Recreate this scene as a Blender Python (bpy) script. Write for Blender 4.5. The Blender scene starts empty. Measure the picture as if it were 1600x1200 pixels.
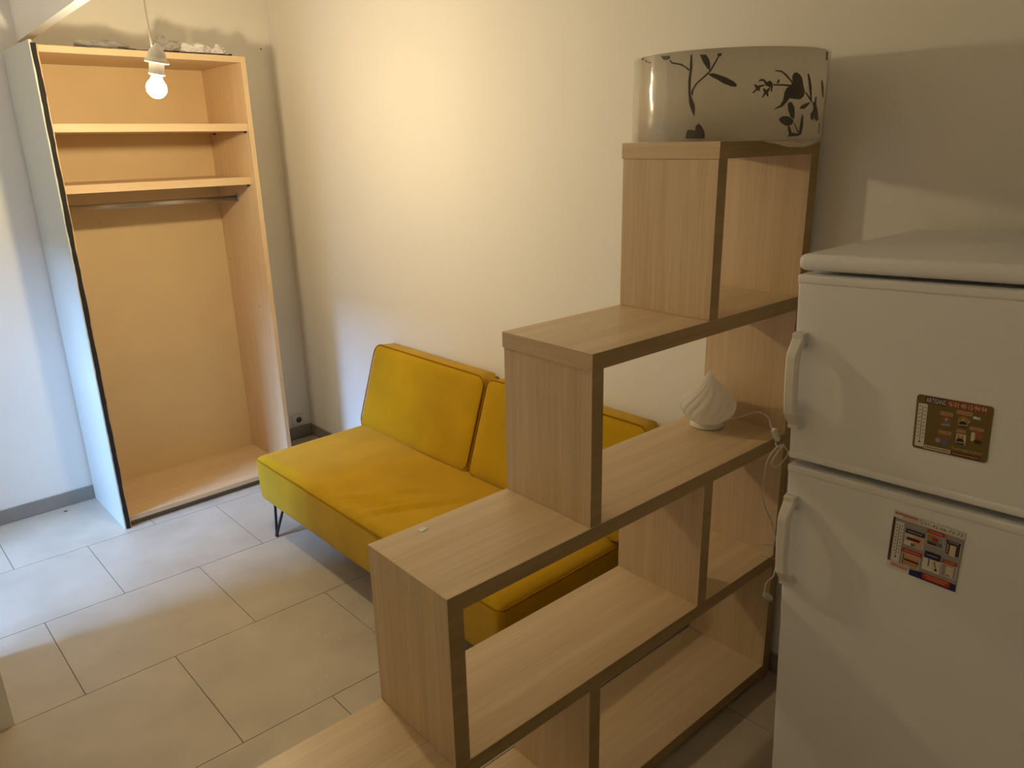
import bpy, bmesh, math, random
from mathutils import Vector, Matrix, Euler, noise
from mathutils.geometry import tessellate_polygon

random.seed(7)
S = bpy.context.scene
COL = S.collection
PI = math.pi

# ------------------------------------------------------------------ camera, world, lights, exposure
YAW, PITCH, ROLL = 0.7433, -0.3103, -0.0224
fw = Vector((math.sin(YAW)*math.cos(PITCH), math.cos(YAW)*math.cos(PITCH), math.sin(PITCH)))
rt = fw.cross(Vector((0, 0, 1))).normalized()
up = rt.cross(fw)
r2 = math.cos(ROLL)*rt + math.sin(ROLL)*up
u2 = -math.sin(ROLL)*rt + math.cos(ROLL)*up
cam = bpy.data.cameras.new('camera')
cam.sensor_fit = 'HORIZONTAL'; cam.sensor_width = 36.0
cam.lens = 1177.3*36.0/1600.0
cam.clip_start = 0.02
camo = bpy.data.objects.new('camera', cam); COL.objects.link(camo)
M = Matrix((r2, u2, -fw)).transposed().to_4x4()
M.translation = Vector((-2.3398, -4.6642, 1.9453))
camo.matrix_world = M
S.camera = camo

world = bpy.data.worlds.new('world'); S.world = world; world.use_nodes = True
bg = world.node_tree.nodes['Background']
bg.inputs[0].default_value = (0.45, 0.62, 1.0, 1); bg.inputs[1].default_value = 0.6

# daylight coming in through the window of the left wall (bright sky above the courtyard)
la = bpy.data.lights.new('sky_light', 'AREA'); la.shape = 'RECTANGLE'; la.size = 2.2; la.size_y = 1.5
la.energy = 830; la.color = (0.30, 0.54, 1.0)
lo = bpy.data.objects.new('sky_light', la); COL.objects.link(lo)
lo.location = (-6.5, -1.20, 3.9)
lo.rotation_euler = (Vector((-0.9, -0.75, 0.35)) - Vector(lo.location)).to_track_quat('-Z', 'Y').to_euler()

BULB_STRENGTH = 640.0
BULB_COLOR = (1.0, 0.785, 0.455)

S.view_settings.view_transform = 'Standard'
S.view_settings.look = 'None'
S.view_settings.exposure = 0.0
S.view_settings.gamma = 1.0
S.view_settings.use_curve_mapping = False

# ------------------------------------------------------------------ materials
def srgb(r, g, b):
    def c(v):
        v /= 255.0
        return v/12.92 if v <= 0.04045 else ((v+0.055)/1.055)**2.4
    return (c(r), c(g), c(b), 1.0)

def mat(name, col, rough=0.5, metal=0.0, spec=0.5, sheen=0.0, coat=0.0, var=0.0, vscale=6.0, bump=0.0, bscale=200.0, vstretch=(1, 1, 1)):
    m = bpy.data.materials.new(name); m.use_nodes = True
    nt = m.node_tree; b = nt.nodes['Principled BSDF']
    if len(col) == 3: col = (*col, 1.0)
    b.inputs['Base Color'].default_value = col
    b.inputs['Roughness'].default_value = rough
    b.inputs['Metallic'].default_value = metal
    b.inputs['Specular IOR Level'].default_value = spec
    b.inputs['Sheen Weight'].default_value = sheen
    b.inputs['Coat Weight'].default_value = coat
    if var or bump:
        tc = nt.nodes.new('ShaderNodeTexCoord')
        mp = nt.nodes.new('ShaderNodeMapping'); nt.links.new(tc.outputs['Object'], mp.inputs['Vector'])
        mp.inputs['Scale'].default_value = vstretch
    if var:
        n = nt.nodes.new('ShaderNodeTexNoise'); n.inputs['Scale'].default_value = vscale
        n.inputs['Detail'].default_value = 6.0
        nt.links.new(mp.outputs[0], n.inputs['Vector'])
        r = nt.nodes.new('ShaderNodeMapRange')
        r.inputs['From Min'].default_value = 0.3; r.inputs['From Max'].default_value = 0.7
        r.inputs['To Min'].default_value = 1-var; r.inputs['To Max'].default_value = 1+var
        nt.links.new(n.outputs['Fac'], r.inputs['Value'])
        mx = nt.nodes.new('ShaderNodeVectorMath'); mx.operation = 'SCALE'
        mx.inputs[0].default_value = col[:3]
        nt.links.new(r.outputs[0], mx.inputs['Scale'])
        nt.links.new(mx.outputs[0], b.inputs['Base Color'])
    if bump:
        n2 = nt.nodes.new('ShaderNodeTexNoise'); n2.inputs['Scale'].default_value = bscale
        n2.inputs['Detail'].default_value = 4.0
        nt.links.new(mp.outputs[0], n2.inputs['Vector'])
        bp = nt.nodes.new('ShaderNodeBump'); bp.inputs['Strength'].default_value = bump
        bp.inputs['Distance'].default_value = 0.002
        nt.links.new(n2.outputs['Fac'], bp.inputs['Height'])
        nt.links.new(bp.outputs[0], b.inputs['Normal'])
    return m

def wood(name, c1, c2, stretch, rough=0.45, spec=0.4):
    """fine straight grain; stretch = noise scale on x, y, z (small along the grain)"""
    m = bpy.data.materials.new(name); m.use_nodes = True
    nt = m.node_tree; b = nt.nodes['Principled BSDF']
    b.inputs['Roughness'].default_value = rough; b.inputs['Specular IOR Level'].default_value = spec
    tc = nt.nodes.new('ShaderNodeTexCoord')
    mp = nt.nodes.new('ShaderNodeMapping'); mp.inputs['Scale'].default_value = stretch
    nt.links.new(tc.outputs['Object'], mp.inputs['Vector'])
    n = nt.nodes.new('ShaderNodeTexNoise'); n.inputs['Scale'].default_value = 1.0; n.inputs['Detail'].default_value = 8.0
    n.inputs['Roughness'].default_value = 0.65; n.inputs['Distortion'].default_value = 0.4
    nt.links.new(mp.outputs[0], n.inputs['Vector'])
    mp2 = nt.nodes.new('ShaderNodeMapping'); mp2.inputs['Scale'].default_value = [s*0.13 for s in stretch]
    nt.links.new(tc.outputs['Object'], mp2.inputs['Vector'])
    n2 = nt.nodes.new('ShaderNodeTexNoise'); n2.inputs['Scale'].default_value = 1.0; n2.inputs['Detail'].default_value = 3.0
    nt.links.new(mp2.outputs[0], n2.inputs['Vector'])
    ad = nt.nodes.new('ShaderNodeMath'); ad.operation = 'MULTIPLY_ADD'
    nt.links.new(n.outputs['Fac'], ad.inputs[0]); ad.inputs[1].default_value = 0.55
    ml = nt.nodes.new('ShaderNodeMath'); ml.operation = 'MULTIPLY'; ml.inputs[1].default_value = 0.45
    nt.links.new(n2.outputs['Fac'], ml.inputs[0]); nt.links.new(ml.outputs[0], ad.inputs[2])
    cr = nt.nodes.new('ShaderNodeValToRGB')
    cr.color_ramp.elements[0].position = 0.33; cr.color_ramp.elements[0].color = c1
    cr.color_ramp.elements[1].position = 0.67; cr.color_ramp.elements[1].color = c2
    nt.links.new(ad.outputs[0], cr.inputs['Fac'])
    nt.links.new(cr.outputs['Color'], b.inputs['Base Color'])
    bp = nt.nodes.new('ShaderNodeBump'); bp.inputs['Strength'].default_value = 0.12; bp.inputs['Distance'].default_value = 0.001
    nt.links.new(n.outputs['Fac'], bp.inputs['Height']); nt.links.new(bp.outputs[0], b.inputs['Normal'])
    return m

PAINT = (0.905, 0.885, 0.835)
m_wall = mat('wall_paint', PAINT, 0.75, spec=0.2, var=0.015, vscale=1.5, bump=0.25, bscale=90)
m_ceil = mat('ceiling_paint', (0.93, 0.915, 0.88), 0.8, spec=0.2)
m_tile = mat('porcelain_tile', (0.51, 0.45, 0.365), 0.42, spec=0.45, var=0.09, vscale=5.0, bump=0.15, bscale=120)
m_grout = mat('grout', (0.24, 0.205, 0.165), 0.9)
m_skirt = mat('skirting_tile', (0.29, 0.265, 0.235), 0.5, var=0.08, vscale=8)
oak1, oak2 = srgb(198, 172, 135), srgb(224, 201, 166)
m_oak_x = wood('oak_laminate_long', oak1, oak2, (3.5, 170, 170), 0.36)
m_oak_z = wood('oak_laminate_upright', oak1, oak2, (170, 170, 3.5), 0.42)
m_oak_y = wood('oak_laminate_end', oak1, oak2, (170, 3.5, 170), 0.42)
m_oak_edge = wood('oak_laminate_edge', srgb(150, 126, 88), srgb(178, 152, 110), (3.0, 60, 60), 0.5)
b1, b2 = srgb(212, 182, 142), srgb(228, 202, 164)
m_birch_x = wood('birch_laminate_long', b1, b2, (2.0, 40, 40), 0.45)
m_birch_z = wood('birch_laminate_upright', b1, b2, (40, 40, 2.0), 0.45)
m_hard = mat('back_hardboard', (0.79, 0.61, 0.35), 0.6, var=0.03, vscale=4)
m_sheet = mat('pale_side_sheet', (0.62, 0.645, 0.59), 0.5, var=0.03, vscale=3)
m_black = mat('black_foam', (0.012, 0.011, 0.010), 0.8)
m_bmetal = mat('black_steel', (0.012, 0.012, 0.013), 0.35, spec=0.5)
m_steel = mat('brushed_steel', (0.55, 0.52, 0.48), 0.35, metal=1.0)
m_velvet = mat('mustard_velvet', srgb(192, 152, 8), 0.85, spec=0.15, sheen=0.15, var=0.10, vscale=4.0, bump=0.12, bscale=400)
m_pipe = mat('mustard_piping', srgb(160, 112, 10), 0.85, spec=0.1)
m_enamel = mat('white_enamel', (0.83, 0.84, 0.87), 0.28, spec=0.5, var=0.012, vscale=3.0, bump=0.05, bscale=60)
m_plastic = mat('white_plastic', (0.76, 0.74, 0.70), 0.4, spec=0.5)
m_gasket = mat('grey_gasket', (0.10, 0.09, 0.08), 0.7)
m_linen = mat('cream_linen', (0.88, 0.84, 0.75), 0.8, spec=0.2, var=0.05, vscale=60, vstretch=(1, 1, 1), bump=0.15, bscale=300)
m_print = mat('grey_brown_print', (0.085, 0.072, 0.062), 0.8, spec=0.2)
m_cord = mat('white_cord', (0.75, 0.70, 0.62), 0.5)
m_paper = mat('white_paper', (0.8, 0.78, 0.74), 0.7)
m_dark = mat('dark_grit', (0.05, 0.045, 0.04), 0.8)
m_crumb = mat('plaster_crumb', (0.85, 0.83, 0.8), 0.8)

# linen lets some light through
_nt = m_linen.node_tree; _p = _nt.nodes['Principled BSDF']
_t = _nt.nodes.new('ShaderNodeBsdfTranslucent'); _t.inputs[0].default_value = (0.97, 0.94, 0.87, 1)
_m = _nt.nodes.new('ShaderNodeMixShader'); _m.inputs[0].default_value = 0.55
_nt.links.new(_p.outputs[0], _m.inputs[1]); _nt.links.new(_t.outputs[0], _m.inputs[2])
_nt.links.new(_m.outputs[0], _nt.nodes['Material Output'].inputs['Surface'])

# frosted opal glass of the little lamp
m_opal = mat('opal_glass', (0.90, 0.88, 0.84), 0.32, spec=0.5)
_nt = m_opal.node_tree; _p = _nt.nodes['Principled BSDF']
_t = _nt.nodes.new('ShaderNodeBsdfTranslucent'); _t.inputs[0].default_value = (0.97, 0.95, 0.91, 1)
_m = _nt.nodes.new('ShaderNodeMixShader'); _m.inputs[0].default_value = 0.5
_nt.links.new(_p.outputs[0], _m.inputs[1]); _nt.links.new(_t.outputs[0], _m.inputs[2])
_nt.links.new(_m.outputs[0], _nt.nodes['Material Output'].inputs['Surface'])

def film_mat(name, alpha, rough=0.12, tint=(0.95, 0.95, 0.95)):
    m = bpy.data.materials.new(name); m.use_nodes = True
    nt = m.node_tree; nt.nodes.remove(nt.nodes['Principled BSDF'])
    out = nt.nodes['Material Output']
    tr = nt.nodes.new('ShaderNodeBsdfTransparent'); tr.inputs[0].default_value = (*tint, 1)
    gl = nt.nodes.new('ShaderNodeBsdfGlossy'); gl.inputs['Roughness'].default_value = rough
    lw = nt.nodes.new('ShaderNodeLayerWeight'); lw.inputs['Blend'].default_value = 0.5
    pw = nt.nodes.new('ShaderNodeMath'); pw.operation = 'POWER'; pw.inputs[1].default_value = 4.0
    nt.links.new(lw.outputs['Facing'], pw.inputs[0])
    mx = nt.nodes.new('ShaderNodeMixShader')
    mr = nt.nodes.new('ShaderNodeMapRange'); mr.inputs['To Min'].default_value = alpha; mr.inputs['To Max'].default_value = 0.6
    nt.links.new(pw.outputs[0], mr.inputs['Value'])
    nt.links.new(mr.outputs[0], mx.inputs['Fac'])
    nt.links.new(tr.outputs[0], mx.inputs[1]); nt.links.new(gl.outputs[0], mx.inputs[2])
    nt.links.new(mx.outputs[0], out.inputs['Surface'])
    return m
m_film = film_mat('clear_plastic_film', 0.05, 0.14, (0.98, 0.98, 0.98))

def bag_mat(name, col, alpha):
    m = bpy.data.materials.new(name); m.use_nodes = True
    b = m.node_tree.nodes['Principled BSDF']
    b.inputs['Base Color'].default_value = (*col, 1); b.inputs['Roughness'].default_value = 0.25
    b.inputs['Alpha'].default_value = alpha
    return m
m_bagw = bag_mat('white_bag_plastic', (0.75, 0.72, 0.74), 0.9)
m_bagg = bag_mat('clear_bag_plastic', (0.42, 0.40, 0.40), 0.75)

m_bulb = bpy.data.materials.new('lit_bulb'); m_bulb.use_nodes = True
_b = m_bulb.node_tree.nodes['Principled BSDF']
_b.inputs['Base Color'].default_value = (0.9, 0.9, 0.85, 1)
_b.inputs['Emission Color'].default_value = (*BULB_COLOR, 1)
_b.inputs['Emission Strength'].default_value = BULB_STRENGTH

# ------------------------------------------------------------------ helpers
def link(name, me, material=None, parent=None, smooth=False):
    if material: me.materials.append(material)
    o = bpy.data.objects.new(name, me); COL.objects.link(o)
    if parent: o.parent = parent
    if smooth:
        for p in me.polygons: p.use_smooth = True
    return o

def obj(name, bm, material=None, parent=None, smooth=False):
    bmesh.ops.recalc_face_normals(bm, faces=bm.faces)
    me = bpy.data.meshes.new(name); bm.to_mesh(me); bm.free()
    return link(name, me, material, parent, smooth)

def tag(o, label, cat, group=None, kind=None):
    o['label'] = label; o['category'] = cat
    if group: o['group'] = group
    if kind: o['kind'] = kind
    return o

def thing(name, label, cat, loc=(0, 0, 0), rot=(0, 0, 0), group=None):
    o = bpy.data.objects.new(name, None); COL.objects.link(o)
    o.location = loc; o.rotation_euler = rot; o.empty_display_size = 0.1
    return tag(o, label, cat, group)

def struct(o): o['kind'] = 'structure'; return o

def add_box(bm, x0, x1, y0, y1, z0, z1, bev=0.0, seg=2):
    ret = bmesh.ops.create_cube(bm, size=1.0)
    vs = ret['verts']
    for v in vs:
        v.co = Vector(((x0+x1)/2+v.co.x*(x1-x0), (y0+y1)/2+v.co.y*(y1-y0), (z0+z1)/2+v.co.z*(z1-z0)))
    if bev:
        es = list({e for v in vs for e in v.link_edges})
        bmesh.ops.bevel(bm, geom=es, offset=bev, segments=seg, affect='EDGES', profile=0.5)

def box(name, x0, x1, y0, y1, z0, z1, m, parent=None, bev=0.0, seg=2):
    bm = bmesh.new(); add_box(bm, min(x0, x1), max(x0, x1), min(y0, y1), max(y0, y1), min(z0, z1), max(z0, z1), bev, seg)
    return obj(name, bm, m, parent)

def catmull(pts, n=8, closed=False):
    P = [Vector(p) for p in pts]; out = []
    N = len(P); rng = range(N if closed else N-1)
    for i in rng:
        p1, p2_ = P[i], P[(i+1) % N]
        p0 = P[i-1] if (i > 0 or closed) else p1
        p3 = P[(i+2) % N] if (i+2 < N or closed) else p2_
        for k in range(n):
            t = k/n
            out.append(0.5*((2*p1)+(-p0+p2_)*t+(2*p0-5*p1+4*p2_-p3)*t*t+(-p0+3*p1-3*p2_+p3)*t**3))
    if not closed: out.append(P[-1])
    return out

def add_tube(bm, pts, r, sides=8, closed=False):
    P = [Vector(p) for p in pts]; N = len(P)
    rings = []; ref = None
    for i, p in enumerate(P):
        a = P[i-1] if (i > 0 or closed) else p
        b = P[(i+1) % N] if (i+1 < N or closed) else p
        t = (b-a).normalized() if (b-a).length > 1e-9 else Vector((0, 0, 1))
        if ref is None: ref = Vector((0, 0, 1)) if abs(t.z) < 0.9 else Vector((1, 0, 0))
        n1 = (ref - t*ref.dot(t)).normalized(); n2 = t.cross(n1); ref = n1
        rr = r[i] if isinstance(r, (list, tuple)) else r
        rings.append([bm.verts.new(p + n1*math.cos(2*PI*k/sides)*rr + n2*math.sin(2*PI*k/sides)*rr) for k in range(sides)])
    for i in range(N if closed else N-1):
        A, B = rings[i], rings[(i+1) % N]
        for k in range(sides):
            bm.faces.new((A[k], A[(k+1) % sides], B[(k+1) % sides], B[k]))
    if not closed:
        bm.faces.new(rings[0][::-1]); bm.faces.new(rings[-1])

def tube(name, pts, r, m, parent=None, sides=8, closed=False):
    bm = bmesh.new(); add_tube(bm, pts, r, sides, closed)
    return obj(name, bm, m, parent, True)

def lathe(name, prof, m, parent=None, seg=40, cap=True, fn=None, smooth=True, center=(0, 0, 0)):
    """prof = [(r, z)], fn(r, z, angle) -> (r, angle) for ribs"""
    bm = bmesh.new(); rings = []
    for r, z in prof:
        ring = []
        for k in range(seg):
            a = 2*PI*k/seg; rr, aa = (fn(r, z, a) if fn else (r, a))
            ring.append(bm.verts.new((center[0]+rr*math.cos(aa), center[1]+rr*math.sin(aa), center[2]+z)))
        rings.append(ring)
    for A, B in zip(rings, rings[1:]):
        for k in range(seg):
            bm.faces.new((A[k], A[(k+1) % seg], B[(k+1) % seg], B[k]))
    if cap:
        bm.faces.new(rings[0][::-1]); bm.faces.new(rings[-1])
    return obj(name, bm, m, parent, smooth)

def prism(name, poly, z0, z1, m, parent=None):
    bm = bmesh.new()
    a = [bm.verts.new((x, y, z0)) for x, y in poly]; b = [bm.verts.new((x, y, z1)) for x, y in poly]
    n = len(poly)
    bm.faces.new(a[::-1]); bm.faces.new(b)
    for i in range(n): bm.faces.new((a[i], a[(i+1) % n], b[(i+1) % n], b[i]))
    return obj(name, bm, m, parent)

def rounded_box(dim, rad, n=(8, 8, 4)):
    """subdivided box with all edges rounded: returns bm centred on the origin"""
    hx, hy, hz = dim[0]/2, dim[1]/2, dim[2]/2
    bm = bmesh.new(); cache = {}
    def samp(h, k):
        # denser sampling near the ends so that the round edges are smooth
        pts = [-h+rad*(1-math.cos(PI/2*i/4)) for i in range(4)]
        mid = [-h+rad+(2*h-2*rad)*i/k for i in range(k+1)]
        return pts+mid+[-p for p in reversed(pts)]
    X, Y, Z = samp(hx, n[0]), samp(hy, n[1]), samp(hz, n[2])
    def vert(x, y, z):
        key = (round(x, 6), round(y, 6), round(z, 6))
        if key not in cache:
            c = Vector((max(-hx+rad, min(hx-rad, x)), max(-hy+rad, min(hy-rad, y)), max(-hz+rad, min(hz-rad, z))))
            d = Vector((x, y, z))-c
            if d.length > 1e-9:
                # cube-shell point -> sphere-corner point
                d = d.normalized()*rad
            cache[key] = bm.verts.new(c+d)
        return cache[key]
    def face(A, B, f):
        for i in range(len(A)-1):
            for j in range(len(B)-1):
                vs = [f(A[i], B[j]), f(A[i+1], B[j]), f(A[i+1], B[j+1]), f(A[i], B[j+1])]
                if len(set(vs)) == 4:
                    try: bm.faces.new(vs)
                    except ValueError: pass
    for s in (-1, 1):
        face(X, Y, lambda a, b: vert(a, b, s*hz))
        face(X, Z, lambda a, b: vert(a, s*hy, b))
        face(Y, Z, lambda a, b: vert(s*hx, a, b))
    return bm

# ------------------------------------------------------------------ the room
XW, XN, YF, ZC = -2.60, -2.80, -5.25, 2.88      # window wall, near left wall, wall behind the camera, ceiling
# floor: grout bed with separate tiles laid in half-bond rows
bm = bmesh.new(); add_box(bm, XN-0.1, 0.1, YF-0.1, 0.1, -0.08, -0.0035)
floor = struct(obj('floor', bm, m_grout))
def clip(poly, f):
    out = []
    for i in range(len(poly)):
        a, b = poly[i], poly[(i+1) % len(poly)]; fa, fb = f(a), f(b)
        if fa >= 0: out.append(a)
        if (fa >= 0) != (fb >= 0):
            t = fa/(fa-fb); out.append((a[0]+(b[0]-a[0])*t, a[1]+(b[1]-a[1])*t))
    return out
ROWS = [0.02, -0.605, -1.210, -1.837, -2.478, -3.12, -3.76, -4.40, -5.04, -5.68, -6.32]
TW, GAP, TROT = 0.664, 0.0016, -0.030
ca, sa = math.cos(TROT), math.sin(TROT)
for ri in range(len(ROWS)-1):
    yt, yb = ROWS[ri], ROWS[ri+1]
    off = -1.283 if ri % 2 == 0 else -0.956
    k0 = int((-3.9-off)/TW)-1
    for k in range(k0, 4):
        xl, xr_ = off+k*TW, off+(k+1)*TW
        q = []
        for (x, y) in ((xl+GAP, yb+GAP), (xr_-GAP, yb+GAP), (xr_-GAP, yt-GAP), (xl+GAP, yt-GAP)):
            dx = x+1.6
            q.append((x, y+dx*TROT))
        q = clip(q, lambda p: -0.001-p[0]); q = clip(q, lambda p: p[0]-(XN+0.001)) if q else q
        q = clip(q, lambda p: -0.001-p[1]) if q else q; q = clip(q, lambda p: p[1]-(YF+0.001)) if q else q
        if len(q) >= 3:
            ar = abs(sum(q[i][0]*q[(i+1) % len(q)][1]-q[(i+1) % len(q)][0]*q[i][1] for i in range(len(q))))/2
            if ar > 0.002: prism('tile', q, -0.006, 0.0, m_tile, floor)

struct(box('wall_back', XW-0.35, 0.15, 0.0, 0.15, -0.05, ZC, m_wall))
struct(box('wall_right', 0.0, 0.15, YF-0.15, 0.0, -0.05, ZC, m_wall))
struct(box('wall_front', XN-0.15, 0.0, YF-0.15, YF, -0.05, ZC, m_wall))
struct(box('ceiling', XN-0.15, 0.15, YF-0.15, 0.15, ZC, ZC+0.12, m_ceil))
# window wall with its opening, and the projecting partition beside it
WY0, WY1, WZ0, WZ1 = -1.33, -0.30, 0.06, 2.02
bm = bmesh.new()
add_box(bm, XW-0.35, XW, WY1, 0.0, -0.05, ZC)
add_box(bm, XW-0.35, XW, WY0-0.03, WY1, WZ1, ZC)
add_box(bm, XW-0.35, XW, WY0, WY1, -0.05, WZ0)
struct(obj('wall_left', bm, m_wall))
struct(box('wall_partition', XN, -2.176, -1.82, WY0, -0.05, ZC, m_wall))
struct(box('wall_near', XN-0.15, XN, YF, -1.82, -0.05, ZC, m_wall))
# open window frame
bm = bmesh.new()
for a in ((WY0, WY0+0.05, WZ0, WZ1), (WY1-0.05, WY1, WZ0, WZ1), (WY0+0.05, WY1-0.05, WZ0, WZ0+0.05), (WY0+0.05, WY1-0.05, WZ1-0.05, WZ1)):
    add_box(bm, XW-0.22, XW-0.16, a[0], a[1], a[2], a[3])
struct(obj('window_1', bm, m_plastic))
# boxed beam under the ceiling
bm = bmesh.new()
pr_ = [(-0.0005, 2.474), (-3.4, 2.61), (-3.4, ZC), (-0.0005, ZC)]
va = [bm.verts.new((-1.345, y, z)) for y, z in pr_]; vb = [bm.verts.new((-1.298, y, z)) for y, z in pr_]
bm.faces.new(va); bm.faces.new(vb[::-1])
for i in range(4): bm.faces.new((va[i], va[(i+1) % 4], vb[(i+1) % 4], vb[i]))
struct(obj('trim_1', bm, m_wall))
# tiled skirting
def skirting(name, pieces):
    root = struct(bpy.data.objects.new(name, None)); COL.objects.link(root)
    for p in pieces: box('skirting_tile', *p, m_skirt, root, 0.002, 1)
    return root
BH = 0.083
skirting('baseboard_back', [(max(x, XW), min(x+0.598, -0.0115), -0.011, -0.0005, 0.0005, BH) for x in (-2.60, -2.0, -1.4, -0.8, -0.2)])
skirting('baseboard_right', [(-0.011, -0.0005, max(y-0.598, YF), y, 0.0005, BH) for y in [-0.0005-0.6*i for i in range(10)]])

# ------------------------------------------------------------------ wardrobe
W = thing('wardrobe', 'tall open birch wardrobe with two shelves and a hanging rail in the corner', 'wardrobe', (-0.92, -0.27, 0))
def wbox(name, x0, x1, y0, y1, z0, z1, m, parent=W, bev=0.001):
    o = W.location
    return box(name, x0-o[0], x1-o[0], y0-o[1], y1-o[1], z0-o[2], z1-o[2], m, parent, bev, 1)
X0w, X1w, YFw, YBw, HW = -1.4218, -0.4197, -0.547, -0.014, 2.407
sheet = wbox('cover_sheet', X0w, X0w+0.014, -0.560, YBw, 0.0, 2.425, m_sheet); sheet['label'] = 'pale grey-green sheet on the outer side'
wbox('side_panel', X0w+0.0145, X0w+0.036, YFw, YBw, 0.0, HW, m_birch_z)
rside = wbox('side_panel', X1w-0.026, X1w, YFw, YBw, 0.0, HW, m_birch_z)
XI0, XI1 = X0w+0.0362, X1w-0.0262
wbox('top_panel', XI0, XI1, YFw, YBw-0.006, HW-0.030, HW, m_birch_x)
wbox('back_panel', XI0, XI1, YBw-0.0055, YBw, 0.036, HW-0.031, m_hard)
wbox('bottom_panel', XI0, XI1, YFw, YBw-0.006, 0.034, 0.061, m_birch_x)
wbox('plinth', XI0, XI1, -0.515, -0.495, 0.0, 0.0335, m_skirt)
for (zt, zb, yf) in ((2.072, 2.034, -0.537), (1.793, 1.753, -0.492)):
    sh = wbox('shelf', XI0, XI1, yf, YBw-0.006, zb, zt, m_birch_x)
    for yy in (yf+0.03, YBw-0.08):
        for xx in (XI1-0.012, XI0):
            wbox('shelf_pin', xx, xx+0.012, yy-0.004, yy+0.004, zb-0.010, zb-0.0005, m_bmetal, sh, 0)
ry, rz = -0.285, 1.672
bm = bmesh.new()
ring = [(0.006*math.cos(a), 0.016*math.sin(a)) for a in [2*PI*i/14 for i in range(14)]]
va = [bm.verts.new((XI0+0.002-W.location[0], ry+y-W.location[1], rz+z)) for y, z in ring]
vb = [bm.verts.new((XI1-0.002-W.location[0], ry+y-W.location[1], rz+z)) for y, z in ring]
for i in range(14): bm.faces.new((va[i], va[(i+1) % 14], vb[(i+1) % 14], vb[i]))
bm.faces.new(va); bm.faces.new(vb[::-1])
rail = obj('hanging_rail', bm, m_steel, W, True); rail['label'] = 'brushed steel oval hanging rail'
for xx in (XI0, XI1-0.004):
    wbox('rail_bracket', xx, xx+0.004, ry-0.015, ry+0.015, rz-0.022, rz+0.03, m_steel, rail)
# ragged black strip down the front edge of the left side
bm = bmesh.new(); n = 90; L = []
for i in range(n+1):
    z = 0.004+(2.412-0.004)*i/n
    a = 0.0028*noise.noise((0, 0, z*9))+0.0016*noise.noise((3, 1, z*31))
    b = 0.0040*noise.noise((5, 2, z*7))+0.0022*noise.noise((9, 1, z*27))
    x0, x1 = -1.4150+a, -1.3935+b
    L.append([bm.verts.new((x-W.location[0], y-W.location[1], z)) for x, y in ((x0, -0.5605), (x1, -0.5605), (x1, -0.5475), (x0, -0.5605+0.0002))])
for A, B in zip(L, L[1:]):
    for k in range(3): bm.faces.new((A[k], A[k+1], B[k+1], B[k]))
    bm.faces.new((A[3], A[0], B[0], B[3]))
bm.faces.new(L[0]); bm.faces.new(L[-1][::-1])
st = obj('edge_strip', bm, m_black, W); st['label'] = 'ragged black foam strip on the front edge'
for (x, y, z) in ((-0.449, -0.20, 1.30), (-0.449, -0.40, 1.05), (-0.449, -0.06, 1.30)):
    wbox('screw_hole', XI1-0.0006, XI1+0.0002, y-0.003, y+0.003, z-0.003, z+0.003, m_dark, rside, 0)

# clutter on top of the wardrobe
def crumple(name, label, cat, m, loc, size, seed, amp=0.5, sub=4):
    bm = bmesh.new(); bmesh.ops.create_icosphere(bm, subdivisions=sub, radius=1.0)
    for v in bm.verts:
        d = v.co.normalized(); o = Vector((seed*3.1, seed*1.7, seed))
        k = 1+amp*(noise.noise(d*1.6+o)+0.7*abs(noise.noise(d*3.7+o))-0.3*abs(noise.noise(d*8+o)))
        v.co = Vector((d.x*k*size[0], d.y*k*size[1], max(-0.35, d.z*k)*size[2]))
    zm = min(v.co.z for v in bm.verts)
    for v in bm.verts: v.co.z -= zm
    o = obj(name, bm, m); o.location = loc
    return tag(o, label, cat)
ZT = HW+0.0005
br = thing('flat_bracket', 'flat dark metal bracket lying along the wardrobe top under plastic', 'bracket', (-0.655, -0.47, ZT))
box('plate', -0.175, 0.175, -0.03, 0.03, 0, 0.010, m_bmetal, br, 0.002, 1)
box('end_tab', 0.176, 0.19, -0.025, 0.025, 0, 0.014, m_bmetal, br, 0.002, 1)
box('end_tab', -0.19, -0.176, -0.025, 0.025, 0, 0.020, m_bmetal, br, 0.002, 1)
crumple('plastic_bag', 'crumpled clear grey plastic bag on the wardrobe top beside the lamp cord', 'plastic bag', m_bagg, (-0.795, -0.455, ZT+0.011), (0.06, 0.045, 0.044), 1.0, 0.6)
crumple('plastic_bag', 'crumpled white plastic bag on the wardrobe top lying on the bracket', 'plastic bag', m_bagw, (-0.645, -0.475, ZT+0.011), (0.06, 0.03, 0.030), 2.3, 0.7)
crumple('plastic_wrap', 'small knot of pale plastic wrap near the right end of the wardrobe top', 'plastic wrap', m_bagw, (-0.53, -0.475, ZT+0.011), (0.033, 0.025, 0.028), 4.1, 0.7)
crumple('plastic_bag', 'flattened clear plastic bag spread over the left half of the wardrobe top', 'plastic bag', m_bagg, (-1.08, -0.42, ZT), (0.11, 0.07, 0.030), 3.2, 0.6)
br2 = thing('metal_strip', 'short black metal strip beside the flattened bag on the wardrobe top', 'metal strip', (-0.93, -0.49, ZT))
box('strip', -0.07, 0.07, -0.012, 0.012, 0, 0.008, m_bmetal, br2, 0.001, 1)
box('clip', -0.05, -0.02, -0.010, 0.010, 0.0085, 0.016, m_steel, br2, 0.001, 1)

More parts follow.
